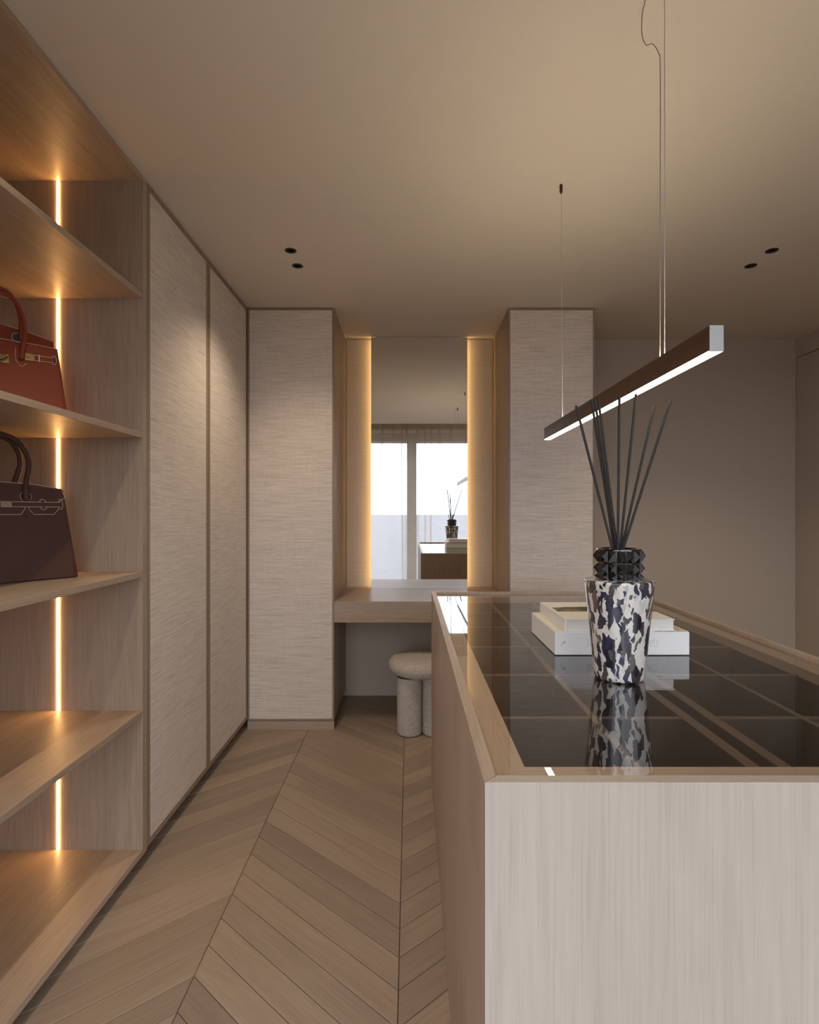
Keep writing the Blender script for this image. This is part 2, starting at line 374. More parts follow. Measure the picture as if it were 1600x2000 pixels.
def smoothpath(pts, n=6):
    P = [Vector(p) for p in pts]; out = []
    for i in range(len(P)-1):
        a, b, c, d = P[max(i-1, 0)], P[i], P[i+1], P[min(i+2, len(P)-1)]
        for k in range(n):
            t = k/n
            out.append(0.5*((2*b)+(c-a)*t+(2*a-5*b+4*c-d)*t*t+(3*b-a-3*c+d)*t**3))
    out.append(P[-1]); return out

# ------------------------------------------------------------------ room shell
# floor: chevron parquet, every board its own object
X0F, X1F, Y0F, Y1F = -1.09, XR, YF, YB
floor = struct('floor', nb(XW-.1, XR+.1, YF-.15, YB+.1, -0.12, -0.010), 'joint')
def clip(poly, rect):
    x0, x1, y0, y1 = rect
    for ax, lim, sg in ((0, x0, 1), (0, x1, -1), (1, y0, 1), (1, y1, -1)):
        out = []
        for i in range(len(poly)):
            a, b = poly[i], poly[(i+1) % len(poly)]
            da, db = sg*(a[ax]-lim), sg*(b[ax]-lim)
            if da >= 0: out.append(a)
            if da*db < 0:
                t = da/(da-db); out.append((a[0]+t*(b[0]-a[0]), a[1]+t*(b[1]-a[1])))
        poly = out
        if len(poly) < 3: return []
    return poly
def inset(poly, d):
    n = len(poly); res = []
    for i in range(n):
        p0, p1, p2 = Vector(poly[i-1]), Vector(poly[i]), Vector(poly[(i+1) % n])
        e1, e2 = (p1-p0), (p2-p1)
        if e1.length < 1e-6 or e2.length < 1e-6: return None
        e1.normalize(); e2.normalize(); n1, n2 = Vector((-e1.y, e1.x)), Vector((-e2.y, e2.x))
        k = 1+n1.dot(n2)
        if k < 0.05: return None
        res.append(tuple(p1+(n1+n2)*(d/k)))
    return res
def board_bm(poly):
    bm = bmesh.new()
    ar = sum(poly[i-1][0]*poly[i][1]-poly[i][0]*poly[i-1][1] for i in range(len(poly)))
    if ar < 0: poly = poly[::-1]
    p1 = inset(poly, 0.0008); p2 = inset(poly, 0.0024)
    if p1 is None or p2 is None: return None
    lv = [[bm.verts.new((p[0], p[1], z)) for p in q] for q, z in ((p1, -0.0098), (p1, -0.0016), (p2, 0.0))]
    n = len(poly); bm.faces.new(lv[2]); bm.faces.new(lv[0][::-1])
    for A, B in zip(lv, lv[1:]):
        for i in range(n): bm.faces.new((A[i], A[(i+1) % n], B[(i+1) % n], B[i]))
    return bm
SW, STEP, TAN = 0.5745, 0.1096, 0.845
SP0 = -0.6045 - SW                      # left spine of the first strip
Y00 = 1.9700 - 40*STEP - SW*TAN         # board joints meet on the spines
shared = {}
for si in range(7):
    xa = SP0+si*SW; up = (si % 2 == 0)
    th = math.atan(TAN)*(1 if up else -1)
    for k in range(75):
        ya = Y00 + k*STEP + (0 if up else SW*TAN)
        sgn = 1 if up else -1
        poly = [(xa, ya), (xa+SW, ya+sgn*SW*TAN), (xa+SW, ya+sgn*SW*TAN+STEP), (xa, ya+STEP)]
        cl = clip(poly, (X0F, X1F, Y0F, Y1F))
        if len(cl) < 3: continue
        ar = 0.5*abs(sum(cl[i-1][0]*cl[i][1]-cl[i][0]*cl[i-1][1] for i in range(len(cl))))
        if ar < 0.0006: continue
        c, s = math.cos(-th), math.sin(-th)
        whole = abs(ar-SW*STEP) < 1e-6
        if whole and up in shared: me = shared[up]
        else:
            lp = [((p[0]-xa)*c-(p[1]-ya)*s, (p[0]-xa)*s+(p[1]-ya)*c) for p in cl]
            bm = board_bm(lp)
            if bm is None: continue
            bmesh.ops.recalc_face_normals(bm, faces=bm.faces)
            me = bpy.data.meshes.new('plank'); bm.to_mesh(me); bm.free(); me.materials.append(M['plank'])
            if whole: shared[up] = me
        o = bpy.data.objects.new('plank', me); COL.objects.link(o); o.parent = floor
        o.location = (xa, ya, 0); o.rotation_euler = (0, 0, th)

# ceiling with square sockets for the recessed spots and an open curtain pocket at the window
SPOTS = [(-0.555, 2.55), (-0.555, 2.708), (1.692, 2.55), (1.692, 2.708), (-0.555, 1.00), (-0.555, 1.158)]
YP = 0.05
bm = bmesh.new(); hs = 0.017
xs = [XW-.1]+sorted({s[0]+d for s in SPOTS for d in (-hs, hs)})+[XR+.1]
ys = [YP]+sorted({s[1]+d for s in SPOTS for d in (-hs, hs)})+[YB+.1]
for i in range(len(xs)-1):
    for j in range(len(ys)-1):
        cx, cy = (xs[i]+xs[i+1])/2, (ys[j]+ys[j+1])/2
        if any(abs(cx-s[0]) < .005 and abs(cy-s[1]) < .005 for s in SPOTS): continue
        box(bm, xs[i], xs[i+1], ys[j], ys[j+1], H, H+.08)
box(bm, XW-.1, XR+.1, YF-.15, YB+.1, H+.16, H+.26)
box(bm, XW-.1, XR+.1, YP, YB+.1, H+.08, H+.16)
struct('ceiling', bm, 'ceil')
struct('wall_back', nb(XW-.1, XR+.1, YB, YB+.1, -.01, H), 'wall')
struct('wall_left', nb(XW-.1, XW, YF, YB, -.01, H+.16), 'wall')
# right wall with a flush full-height door
DY0, DY1, DZ = 2.93, YB-.012, 2.392
bm = bmesh.new()
box(bm, XR, XR+.1, YF, DY0, -.01, H); box(bm, XR, XR+.1, DY1, YB, -.01, H); box(bm, XR, XR+.1, DY0, DY1, DZ, H)
box(bm, XR, XR+.1, YF, YP, H, H+.16)
struct('wall_right', bm, 'wall')
d = struct('door_1', nb(XR+.001, XR+.05, DY0+.004, DY1-.004, .006, DZ-.005, bev=.001), 'wall')
bm = bmesh.new(); tube(bm, [(XR, DY0+.07, 1.02), (XR-.045, DY0+.07, 1.02), (XR-.045, DY0+.19, 1.02)], .009, 12)
obj('door_handle', bm, 'black', d)
struct('trim_1', nb(XR+.055, XR+.1, DY0, DY1, -.01, DZ), 'joint')
# window wall: two tall glass doors with a wide meeting post
WX0, WX1, WXM, WZ = -1.45, 2.20, 0.033, 2.318  # unseen right part of the window widened to brighten the rear right
bm = bmesh.new()
box(bm, XW-.1, WX0, YF-.15, YF, -.01, H+.16); box(bm, WX1, XR+.1, YF-.15, YF, -.01, H+.16); box(bm, WX0, WX1, YF-.15, YF, WZ, H+.16)
struct('wall_front', bm, 'ceil')
win = struct('window_1', nb(WX0, WX1, YF-.12, YF-.05, -.01, .03), 'alu')
bm = bmesh.new()
box(bm, WX0, WX0+.06, YF-.12, YF-.05, .03, WZ-.06); box(bm, WX1-.06, WX1, YF-.12, YF-.05, .03, WZ-.06); box(bm, WX0, WX1, YF-.12, YF-.05, WZ-.012, WZ)
obj('window_frame', bm, 'alu', win)
obj('mullion', nb(WXM-.07, WXM+.07, YF-.13, YF-.04, .03, WZ-.012, bev=.003), 'alu', win)
obj('pane', nb(WX0+.06, WXM-.07, YF-.09, YF-.084, .03, WZ-.012), ['pane'], win)
obj('pane', nb(WXM+.07, WX1-.06, YF-.09, YF-.084, .03, WZ-.012), ['pane'], win)
struct('trim_2', nb(XW, XR, YF+.002, YF+.035, 2.452, 2.498, bev=.004), 'white')
struct('trim_3', nb(XW, XR, -.145, -.095, H+.135, H+.16), 'white')
struct('ground', nb(-160, 160, -300, YF-.6, -.5, -.2), 'ground')

# sheer curtain
def curtain():
    bm = bmesh.new(); rnd = random.Random(11)
    x = XW+.05; pleats = []
    while x < XR-.05:
        pleats.append((x, rnd.uniform(.05, .11), rnd.uniform(.005, .010), -1, rnd.choice((0, 0, 1)), rnd.uniform(-.02, .02)))
        x += rnd.uniform(.07, .19)
    n = 3600; rows = [0.015, .35, .8, 1.3, 1.7, 2.0, 2.2, 2.32, 2.42, 2.50, 2.56, 2.655]
    grid = []
    for z in rows:
        line = []
        for i in range(n+1):
            px = XW+.01+(XR-XW-.02)*i/n; y = .006*math.sin(px*9+1)*math.cos(px*3.1)
            for c, a, w, sg, short, sl in pleats:
                c2 = c+sl*(1-z/2.655)
                if abs(px-c2) < .06:
                    k = min(1, max(0, (z-1.6)/.8)) if short else 0.75+.25*z/2.655
                    y += sg*a*k*math.exp(-((px-c2)/w)**2)
            line.append(bm.verts.new((px, -.105+y, z)))
        grid.append(line)
    for A, B in zip(grid, grid[1:]):
        for i in range(n): bm.faces.new((A[i], A[i+1], B[i+1], B[i]))
    return bm
cu = obj('sheer_curtain', curtain(), 'sheer', None, smooth='all')
tag(cu, 'floor-length sheer beige curtain with narrow pleats in front of the window', 'curtain')

# ------------------------------------------------------------------ open shelving on the left
YS, YE = 1.985, 2.016
sh = thing('shelving_unit', 'open oak shelving unit with vertical light strip, holding two handbags', 'shelves', (-1.28, 1.2, 0))
XB = -1.575
SY0 = 0.32
obj('side_panel', nb(XB, XL, YS, YE-.001, .052, H-.002), 'oakZ', sh)
obj('side_panel', nb(XB, XL, SY0-.03, SY0, .052, H-.002), 'oakZ', sh)
obj('back_panel', nb(XB, XB+.012, SY0, YS, .052, H-.002), 'oakZ', sh)
obj('top_panel', nb(XB+.012, XL, SY0, YS, 2.504, H-.002), 'oakY', sh)
TOPS = [2.096, 1.589, 1.083, .578]
for t in TOPS: obj('shelf', nb(XB+.012, XL-.001, SY0, YS, t-.020, t, bev=.0008), 'oakY', sh)
obj('bottom_panel', nb(XB+.012, XL, SY0, YS, .052, .072), 'oakY', sh)
obj('plinth', nb(XB, -1.09, SY0-.03, YE-.001, 0, .052), 'joint', sh)  # dark colour deepens the shade in the recess
edges = [2.504]+[t for t in TOPS]+[.072]
for a, b in zip(edges, edges[1:]):
    obj('led_strip', nb(-1.2805, -1.2730, YS-.003, YS-.0003, b+.001, (a if a == 2.504 else a-.020)-.001), 'led', sh)

# ------------------------------------------------------------------ wardrobes
def framed_door(parent, name, axis, a0, a1, front, z0, z1, thick=.022, fw=.011):
    """oak-edged door with an inset woven panel. axis 'x': faces -y at y=front; axis 'y': faces +x at x=front"""
    bm = bmesh.new()
    def bx(p0, p1, q0, q1, d0, d1):
        if axis == 'x': box(bm, p0, p1, front+d0, front+d1, q0, q1)
        else: box(bm, front-d1, front-d0, p0, p1, q0, q1)
    bx(a0, a0+fw, z0, z1, 0, thick); bx(a1-fw, a1, z0, z1, 0, thick)
    bx(a0+fw, a1-fw, z0, z0+fw, 0, thick); bx(a0+fw, a1-fw, z1-fw, z1, 0, thick)
    dr = obj(name, bm, 'edge', parent)
    bm = bmesh.new(); bx(a0+fw, a1-fw, z0+fw, z1-fw, .0015, thick)
    obj('woven_panel', bm, 'linen', dr)
    return dr
wd = thing('wardrobe', 'tall two-door wardrobe with woven linen doors beside the open shelving', 'wardrobe', (-1.28, 2.64, 0))
bm = bmesh.new()
box(bm, XB, XL-.0225, YE, YC, .06, H-.003)
obj('carcass', bm, 'oakZ', wd)
obj('plinth', nb(XB, -1.09, YE, YC, 0, .06), 'joint', wd)  # coloured dark to strengthen the shadow gap below the doors
framed_door(wd, 'door', 'y', YE+.0015, 2.6305, XL, .060, H-.003, fw=.023)
framed_door(wd, 'door', 'y', 2.6335, YC-.0015, XL, .060, H-.003, fw=.023)
XA1 = -.4512; XC0 = .5916; XC1 = 1.107
cl_ = thing('tall_cabinet', 'tall single-door cabinet with woven linen front, left of the vanity', 'cabinet', (-.71, YC+.3, 0), group='tall cabinets flanking the vanity')
obj('carcass', nb(XB, XA1, YC+.0225, YB-.001, .052, H-.003), 'oakZ', cl_)
obj('plinth', nb(XL+.001, XA1, YC+.002, YC+.02, 0, .050), 'oakX', cl_)
framed_door(cl_, 'door', 'x', XL+.002, XA1, YC, .053, H-.004)
cr_ = thing('tall_cabinet', 'tall single-door cabinet with woven linen front, right of the vanity behind the pendant', 'cabinet', (.85, YC+.3, 0), group='tall cabinets flanking the vanity')
obj('carcass', nb(XC0, XC1, YC+.0225, YB-.001, .052, H-.003), 'oakZ', cr_)
obj('plinth', nb(XC0, XC1, YC+.002, YC+.02, 0, .050), 'oakX', cr_)
framed_door(cr_, 'door', 'x', XC0, XC1, YC, .053, H-.004)

# ------------------------------------------------------------------ vanity niche
vd = thing('vanity_desk', 'wall-to-wall oak vanity desk between the two tall cabinets', 'desk', (.07, 3.56, .64))
obj('desktop', nb(XA1+.001, XC0-.001, YC, YB-.002, .743, .765, bev=.0006), 'oakX', vd)
obj('drawer_front', nb(XA1+.001, XC0-.001, YC, YC+.02, .640, .743), 'oakX', vd)
obj('drawer_box', nb(XA1+.001, XC0-.001, YC+.02, YB-.002, .642, .743), 'oakX', vd)
pn = thing('backlit_panel', 'linen backing panel glowing amber on both sides of the vanity mirror', 'panel', (.07, 3.85, .765))
PY = 3.842; PX0, PX1, PZ0, PZ1 = XA1+.002, XC0-.002, .7655, H-.002
obj('panel', nb(PX0+.010, PX1-.010, PY, YB-.002, PZ0+.010, PZ1-.010), 'linen_plain', pn)
bm = bmesh.new()
box(bm, PX0, PX0+.010, PY-.004, YB-.002, PZ0, PZ1); box(bm, PX1-.010, PX1, PY-.004, YB-.002, PZ0, PZ1)
box(bm, PX0+.010, PX1-.010, PY-.004, YB-.002, PZ0, PZ0+.010); box(bm, PX0+.010, PX1-.010, PY-.004, YB-.002, PZ1-.010, PZ1)
obj('panel_frame', bm, 'oakZ', pn)
mi = thing('wall_mirror', 'tall frameless backlit mirror above the vanity desk', 'mirror', (.068, 3.82, .766))
MX0, MX1, MY = -.2675, .4030, 3.803
obj('mirror_glass', nb(MX0, MX1, MY, MY+.005, .766, H-.0025), 'mirror', mi)
obj('backing_board', nb(MX0+.031, MX1-.031, MY+.005, PY-.0042, .768, H-.004), 'black', mi)
for x in (MX0+.026, MX1-.031):
    obj('led_strip', nb(x, x+.005, MY+.007, MY+.017, .775, H-.012), 'ledm', mi)

# ------------------------------------------------------------------ stool
st = thing('stool', 'round cream boucle stool on thick cylindrical legs under the vanity', 'stool', (.0745, 3.285, 0))
c0 = (.0745, 3.285, 0)
def arc(cx, cz, r, a0, a1, n): return [(cx+r*math.cos(math.radians(a0+(a1-a0)*i/n)), cz+r*math.sin(math.radians(a0+(a1-a0)*i/n))) for i in range(n+1)]
bm = bmesh.new(); lathe(bm, [(0, .338), (.13, .338)]+arc(.152, .386, .048, -90, 80, 14)+[(.10, .4395), (0, .442)], c0, 64)
obj('seat', bm, 'boucle', st, smooth='all')
for sx in (-1, 1):
    for sy in (-1, 1):
        bm = bmesh.new(); lathe(bm, [(0, .001), (.055, .001)]+arc(.058, .016, .0155, -90, 0, 5)+[(.0735, .20), (.0735, .336)], (c0[0]+sx*.0742, c0[1]+sy*.0742, 0), 40)
        obj('leg', bm, 'boucle', st, smooth='all')

# ------------------------------------------------------------------ island
IX0, IX1, IY0, IY1, IZ = .1045, 1.0645, .7637, 2.598, .922
TH = .020
isl = thing('island', 'long oak island with mitred rim and recessed dark glass top', 'kitchen island', ((IX0+IX1)/2, (IY0+IY1)/2, 0))
isl['category'] = 'island'
e = .0009
# mitred panels and top rails
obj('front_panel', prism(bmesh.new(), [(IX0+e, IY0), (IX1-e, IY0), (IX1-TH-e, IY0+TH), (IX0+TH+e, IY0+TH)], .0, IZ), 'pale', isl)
obj('rear_panel', prism(bmesh.new(), [(IX0+e, IY1), (IX1-e, IY1), (IX1-TH-e, IY1-TH), (IX0+TH+e, IY1-TH)], .0, IZ), 'oakZ', isl)
obj('side_panel', prism(bmesh.new(), [(IX1, IY0+e), (IX1, IY1-e), (IX1-TH, IY1-TH-e), (IX1-TH, IY0+TH+e)], .0, IZ), 'oakZ', isl)
obj('top_rail', prism(bmesh.new(), [(IX0, IY0+e), (IX0, IY1-e), (IX0+TH, IY1-TH-e), (IX0+TH, IY0+TH+e)], .899, IZ), 'oakY', isl)
bm = bmesh.new()
prism(bm, [(IX0+.0005, IY0+.0012), (IX0+.0005, IY1-.0012), (IX0+TH, IY1-TH-e), (IX0+TH, IY0+TH+e)], 0, .045)
obj('plinth', bm, 'oakY', isl)
IYM = (IY0+IY1)/2
for (ya, yb) in ((IY0+TH+.001, IYM-.0008), (IYM+.0008, IY1-TH-.001)):
    for za, zb in ((.047, .371), (.373, .746), (.748, .899)):
        y0_, y1_ = (IY0+.0018 if ya < 1 else ya), (IY1-.0012 if yb > 2 else yb)
        poly = [(IX0, y0_), (IX0, y1_), (IX0+TH-.002, y1_ if yb < 2 else IY1-TH-e), (IX0+TH-.002, y0_ if ya > 1 else IY0+TH+e)]
        obj('drawer_front', prism(bmesh.new(), poly, za, zb), 'oakZ', isl)
# ledge below the glass, drawer trays
gi0, gi1, gj0, gj1 = IX0+TH+e, IX1-TH-e, IY0+TH+e, IY1-TH-e
ZG = .912
LX, LY = .0525, .060
lz0, lz1 = .880, ZG-.0062
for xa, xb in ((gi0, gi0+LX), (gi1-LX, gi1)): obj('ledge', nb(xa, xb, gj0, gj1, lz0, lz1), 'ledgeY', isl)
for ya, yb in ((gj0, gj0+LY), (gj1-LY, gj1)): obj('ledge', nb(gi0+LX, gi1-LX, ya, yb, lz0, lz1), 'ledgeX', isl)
tx0, tx1, ty0, ty1 = gi0+LX, gi1-LX, gj0+LY, gj1-LY
ZD = .884
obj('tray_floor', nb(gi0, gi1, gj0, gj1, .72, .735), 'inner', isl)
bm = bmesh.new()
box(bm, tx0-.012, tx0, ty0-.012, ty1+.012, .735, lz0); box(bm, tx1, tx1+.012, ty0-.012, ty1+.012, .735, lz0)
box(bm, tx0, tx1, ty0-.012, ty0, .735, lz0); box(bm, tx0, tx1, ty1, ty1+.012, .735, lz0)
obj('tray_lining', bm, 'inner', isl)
cx = (IX0+IX1)/2
for x, w in ((cx-.026, .022), (cx+.026, .022)):
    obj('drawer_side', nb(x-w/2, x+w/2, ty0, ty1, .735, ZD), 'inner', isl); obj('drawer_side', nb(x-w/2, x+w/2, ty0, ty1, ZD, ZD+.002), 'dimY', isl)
cols = [(tx0, cx-.037), (cx+.037, tx1)]
for xa, xb in cols:
    xm = (xa+xb)/2+(.01 if xa < cx-.1 else -.01)
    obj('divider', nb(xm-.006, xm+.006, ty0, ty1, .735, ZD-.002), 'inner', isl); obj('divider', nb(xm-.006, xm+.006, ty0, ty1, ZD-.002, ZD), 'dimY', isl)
    for k in range(1, 6):
        y = .816+k*.290
        if y < ty1-.03:
            for x0_, x1_ in ((xa, xm-.006), (xm+.006, xb)):
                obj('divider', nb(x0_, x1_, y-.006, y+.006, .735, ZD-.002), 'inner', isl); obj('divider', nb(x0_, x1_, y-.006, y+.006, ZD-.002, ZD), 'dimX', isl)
# glass sheet: reflective upper face, clear underside
bm = nb(gi0, gi1, gj0, gj1, ZG-.006, ZG)
bm.faces.ensure_lookup_table()
for f_ in bm.faces: f_.material_index = 0 if f_.calc_center_median().z > ZG-.001 else 1
gt = obj('glass_top', bm, ['tint', 'clear'], isl); gt['label'] = 'dark bronze reflective glass'

# ------------------------------------------------------------------ pendant light over the island
LXc = .5845; LX0, LX1 = .5712, .5978; LY0, LY1 = 1.039, 2.315; LZ0, LZ1 = 1.606, 1.6553
pd = thing('pendant_light', 'slim walnut linear pendant light hanging over the island', 'lamp', (LXc, (LY0+LY1)/2, LZ0))
obj('housing', nb(LX0, LX1, LY0+.002, LY1-.002, LZ0+.0015, LZ1, bev=.0006), 'walnut', pd)
obj('end_cap', nb(LX0, LX1, LY0, LY0+.002, LZ0, LZ1), 'steel', pd)
obj('end_cap', nb(LX0, LX1, LY1-.002, LY1, LZ0, LZ1), 'walnut', pd)
obj('added_uplight_strip', nb(LX0+.004, LX1-.004, LY0+.02, LY1-.02, LZ1, LZ1+.0012), 'upl', pd)  # added emitter, lifts the ceiling and the rear of the room
obj('diffuser', nb(LX0+.0004, LX1-.0004, LY0+.002, LY1-.002, LZ0, LZ0+.0015), 'pend', pd)
A1 = (.5655, 2.037); A2 = (.5635, 1.206)
for ax_, ay_ in (A1, A2):
    bm = bmesh.new(); lathe(bm, [(0, 0), (.0052, 0), (.0056, -.003), (.0056, -.026), (.004, -.030), (.0015, -.034), (0, -.034)], (ax_, ay_, H), 20)
    obj('ceiling_anchor', bm, 'bronze', pd, smooth=True)
bm = bmesh.new(); tube(bm, [(A1[0], A1[1], H-.03), (.5745, 2.05, LZ1-.002)], .0008, 6); obj('suspension_cable', bm, 'wire', pd)
bm = bmesh.new(); tube(bm, [(A2[0], A2[1], H-.03), (.5850, 1.252, LZ1-.002)], .0009, 6); obj('suspension_cable', bm, 'wire', pd)
bm = bmesh.new()
pth = smoothpath([(.548, 1.26, H), (.5385, 1.25, 2.466), (.533, 1.25, 2.443), (.532, 1.25, 2.395), (.5415, 1.25, 2.369), (.5565, 1.25, 2.371), (.5705, 1.25, 2.349), (.574, 1.25, 2.308), (.5795, 1.262, 2.0), (.5850, 1.2747, LZ1-.002)], 8)
tube(bm, pth, .0011, 6); obj('power_cord', bm, 'cord', pd, smooth='all')

# ------------------------------------------------------------------ recessed spots
names = ['rear of the left pair near the wardrobe', 'front of the left pair near the wardrobe']
pos_txt = ['black recessed ceiling spot near the wardrobe, nearer the window', 'black recessed ceiling spot near the wardrobe, nearer the tall cabinet',
           'black recessed ceiling spot on the right, nearer the window', 'black recessed ceiling spot on the right, nearer the back wall',
           'black recessed ceiling spot above the handbags, nearer the window', 'black recessed ceiling spot above the handbags, nearer the wardrobe',]
for (x, y), lab in zip(SPOTS, pos_txt):
    sp = thing('recessed_spotlight', lab, 'spotlight', (x, y, H), group='recessed ceiling spots')
    bm = bmesh.new(); lathe(bm, [(.0165, .0), (.0275, .0), (.0275, -.0012), (.0265, -.002), (.0175, -.002), (.0165, .0)], (x, y, H), 36)
    obj('trim_ring', bm, 'black', sp, smooth=True)
    bm = bmesh.new(); lathe(bm, [(.0165, 0), (.0150, .03), (.011, .05), (0, .05)], (x, y, H), 28)
    obj('reflector_cup', bm, 'black', sp, smooth=True)
    ld = bpy.data.lights.new('spot_beam', 'SPOT'); ld.energy = SPOT; ld.color = (1.0, 0.80, 0.58)
    ld.spot_size = math.radians(112); ld.spot_blend = 1.0; ld.shadow_soft_size = .013
    lo = bpy.data.objects.new('spot_beam', ld); COL.objects.link(lo); lo.parent = sp; lo.location = (0, 0, -.005)

# ------------------------------------------------------------------ books on the glass
def px(x, y, Y): return ((x-800)*Y/F, 1.3-(y-1000)*Y/F)
BX0, BX1, BY0, BY1 = .3931, .7566, 1.4755, 1.757
bz0, bz1 = ZG, ZG+.0650
bb = thing('book', 'thick white boxed book lying on the glass, lower of the two', 'book', (BX0, BY0, bz0), group='books on the island')
obj('base_layer', nb(BX0+.001, BX1-.001, BY0+.001, BY1-.001, bz0, bz0+.002), 'ink', bb)  # thin black layer, slightly inset, at the foot of the case
obj('case', nb(BX0, BX1, BY0, BY1, bz0+.002, bz1-.0015, bev=.0009), 'paper', bb)
obj('cover', nb(BX0+.0012, BX1-.0012, BY0+.0012, BY1-.0012, bz1-.0015, bz1), 'speck', bb)
def strokes(name, lines, w, mat, parent, Y):
    bm = bmesh.new()
    for ln in lines:
        for (xa, ya), (xb, yb) in zip(ln, ln[1:]):
            a = Vector(px(xa, ya, Y)); b = Vector(px(xb, yb, Y)); dvec = b-a
            if dvec.length < 1e-6: continue
            nrm = Vector((-dvec.y, dvec.x)).normalized()*w/2; ext = dvec.normalized()*w*.3
            q = [a-ext+nrm, b+ext+nrm, b+ext-nrm, a-ext-nrm]
            fr = [bm.verts.new((p.x, Y-.0002, p.y)) for p in q]; bk = [bm.verts.new((p.x, Y+.0004, p.y)) for p in q]
            bm.faces.new(fr); bm.faces.new(bk[::-1])
            for i in range(4): bm.faces.new((fr[i], fr[(i+1) % 4], bk[(i+1) % 4], bk[i]))
    return obj(name, bm, mat, parent)
def ell(cx, cy, rx, ry, a0, a1, n=14): return [(cx+rx*math.cos(math.radians(a0+(a1-a0)*i/n)), cy+ry*math.sin(math.radians(a0+(a1-a0)*i/n))) for i in range(n+1)]
yt, yb = 1250.0, 1262.2
let = [ell(1279.2, 1256.1, 6.0, 6.2, -125, 125), [(1275.2, yt+.2), (1275.2, 1255.2)], [(1274.0, 1255.2), (1278.0, 1255.2)],      # upside-down G
       [(1271.4, yt), (1271.4, yb)], [(1270.0, yt), (1272.8, yt)], [(1270.0, yb), (1272.8, yb)],                               # I
       ell(1262.5, 1256.1, 6.0, 6.2, 0, 360, 22),                                                                             # O
       [(1148.3, yt-.4), (1148.3, yb)], [(1146.4, yt-.4), (1150.2, yt-.4)], [(1146.4, yb), (1150.2, yb)],                       # I
       [(1153.6, yt-.4), (1153.6, yb)], [(1153.6, yb), (1161.5, yt-.4)], [(1161.5, yt-.4), (1161.5, yb)], [(1152.4, yt-.4), (1154.8, yt-.4)]]   # N
for a, b in ((0, 3), (3, 6), (6, 7), (7, 10), (10, 14)): strokes('letter', let[a:b], .0008, 'greyink', bb, BY0)
mono = [[(1096.6, 1263.3), (1097.2, 1260), (1098.8, 1257.6), (1101.2, 1255.9), (1102.3, 1254.3), (1099.2, 1253.2)], [(1102.3, 1254.3), (1105.6, 1254.3)], [(1100.4, 1256.2), (1104.0, 1257.6)], [(1102.2, 1254.2), (1103.6, 1252.0)]]
strokes('case_monogram', mono, .0007, 'ink', bb, BY0)
CX0, CX1, CY0, CY1 = .422, .7225, 1.485, 1.767
cz0, cz1 = bz1, bz1+.0315
b2 = thing('book', 'smaller white hardback with a dark landscape cover, on top of the boxed book', 'book', (CX0, CY0, cz0), group='books on the island')
obj('back_cover', nb(CX0, CX1, CY0, CY1, cz0, cz0+.0026, bev=.0006), 'paper', b2)
obj('front_cover', nb(CX0, CX1, CY0, CY1, cz1-.0026, cz1, bev=.0006), 'cover', b2)
bm = nb(CX0+.006, CX1-.0035, CY0+.0025, CY1-.0025, cz0+.0026, cz1-.0026)
obj('page_block', bm, 'pages', b2)
obj('spine', nb(CX0, CX0+.006, CY0, CY1, cz0+.0026, cz1-.0026, bev=.0008), 'paper', b2)

# ------------------------------------------------------------------ reed diffuser
VC = (.491, 1.280, ZG)
vs = thing('reed_diffuser', 'black and cream marbled glass reed diffuser with studded black collar, on the glass top', 'diffuser', VC)
bm = bmesh.new()
prof = [(0, .001), (.044, .0005)]+arc(.047, .010, .0095, -90, -8, 6)+[(.0590, .030), (.0640, .085), (.0695, .140), (.0745, .190), (.0782, .222)]+arc(.0750, .2265, .0042, 0, 90, 5)+[(.060, .2320), (.046, .2325), (0, .2325)]
lathe(bm, prof, VC, 72)
obj('glass_body', bm, 'vase', vs, smooth=True)
bm = bmesh.new()
lathe(bm, [(.0466, .2325), (.0478, .2460), (.0490, .271), (.0502, .300), (.0490, .303), (.0420, .303), (.0405, .300), (.0405, .262), (0, .262)], VC, 48)
obj('collar', bm, 'jet', vs, smooth=True)
nst = 16
for row, (zc, rb, hh) in enumerate(((.2370, .0468, .0090), (.2575, .0484, .0125), (.2860, .0500, .0140))):
    bm = bmesh.new()
    for i in range(nst):
        a = 2*PI*i/nst+.13; hw = PI/nst*.97
        P = lambda ang, r, z: bm.verts.new((VC[0]+r*math.cos(ang), VC[1]+r*math.sin(ang), VC[2]+z))
        zl = max(zc-hh, .2326)
        q = [P(a-hw, rb, zl), P(a+hw, rb, zl), P(a+hw, rb, zc+hh), P(a-hw, rb, zc+hh)]
        t = P(a, rb+.0085, zc); k = P(a, rb-.006, zc)
        for j in range(4):
            bm.faces.new((q[j], q[(j+1) % 4], t)); bm.faces.new((q[(j+1) % 4], q[j], k))
    obj('stud_ring', bm, 'jet', vs)
tips = [(1125.4, 792, -.05, 1198), (1155.4, 780, .02, 1201), (1162.5, 782, .06, 1203), (1168.8, 778, -.01, 1206), (1210, 774, -.04, 1207), (1242.5, 770, .03, 1211), (1278.0, 793.5, .07, 1213), (1310.7, 780, -.02, 1215.5)]
for k, (tx, ty, dy, bx_) in enumerate(tips):
    Yt = VC[1]+dy; X, Z = px(tx, ty, Yt)
    Yb = VC[1]+dy*.22-.012; Xb, Zb = px(bx_, 1078, Yb)
    a = Vector((X, Yt, Z)); b = Vector((Xb, Yb, Zb)); c = b+(b-a)*.058
    bm = bmesh.new(); tube(bm, [a, b, c], .0031, 10); obj('reed', bm, 'reed', vs, smooth=True)

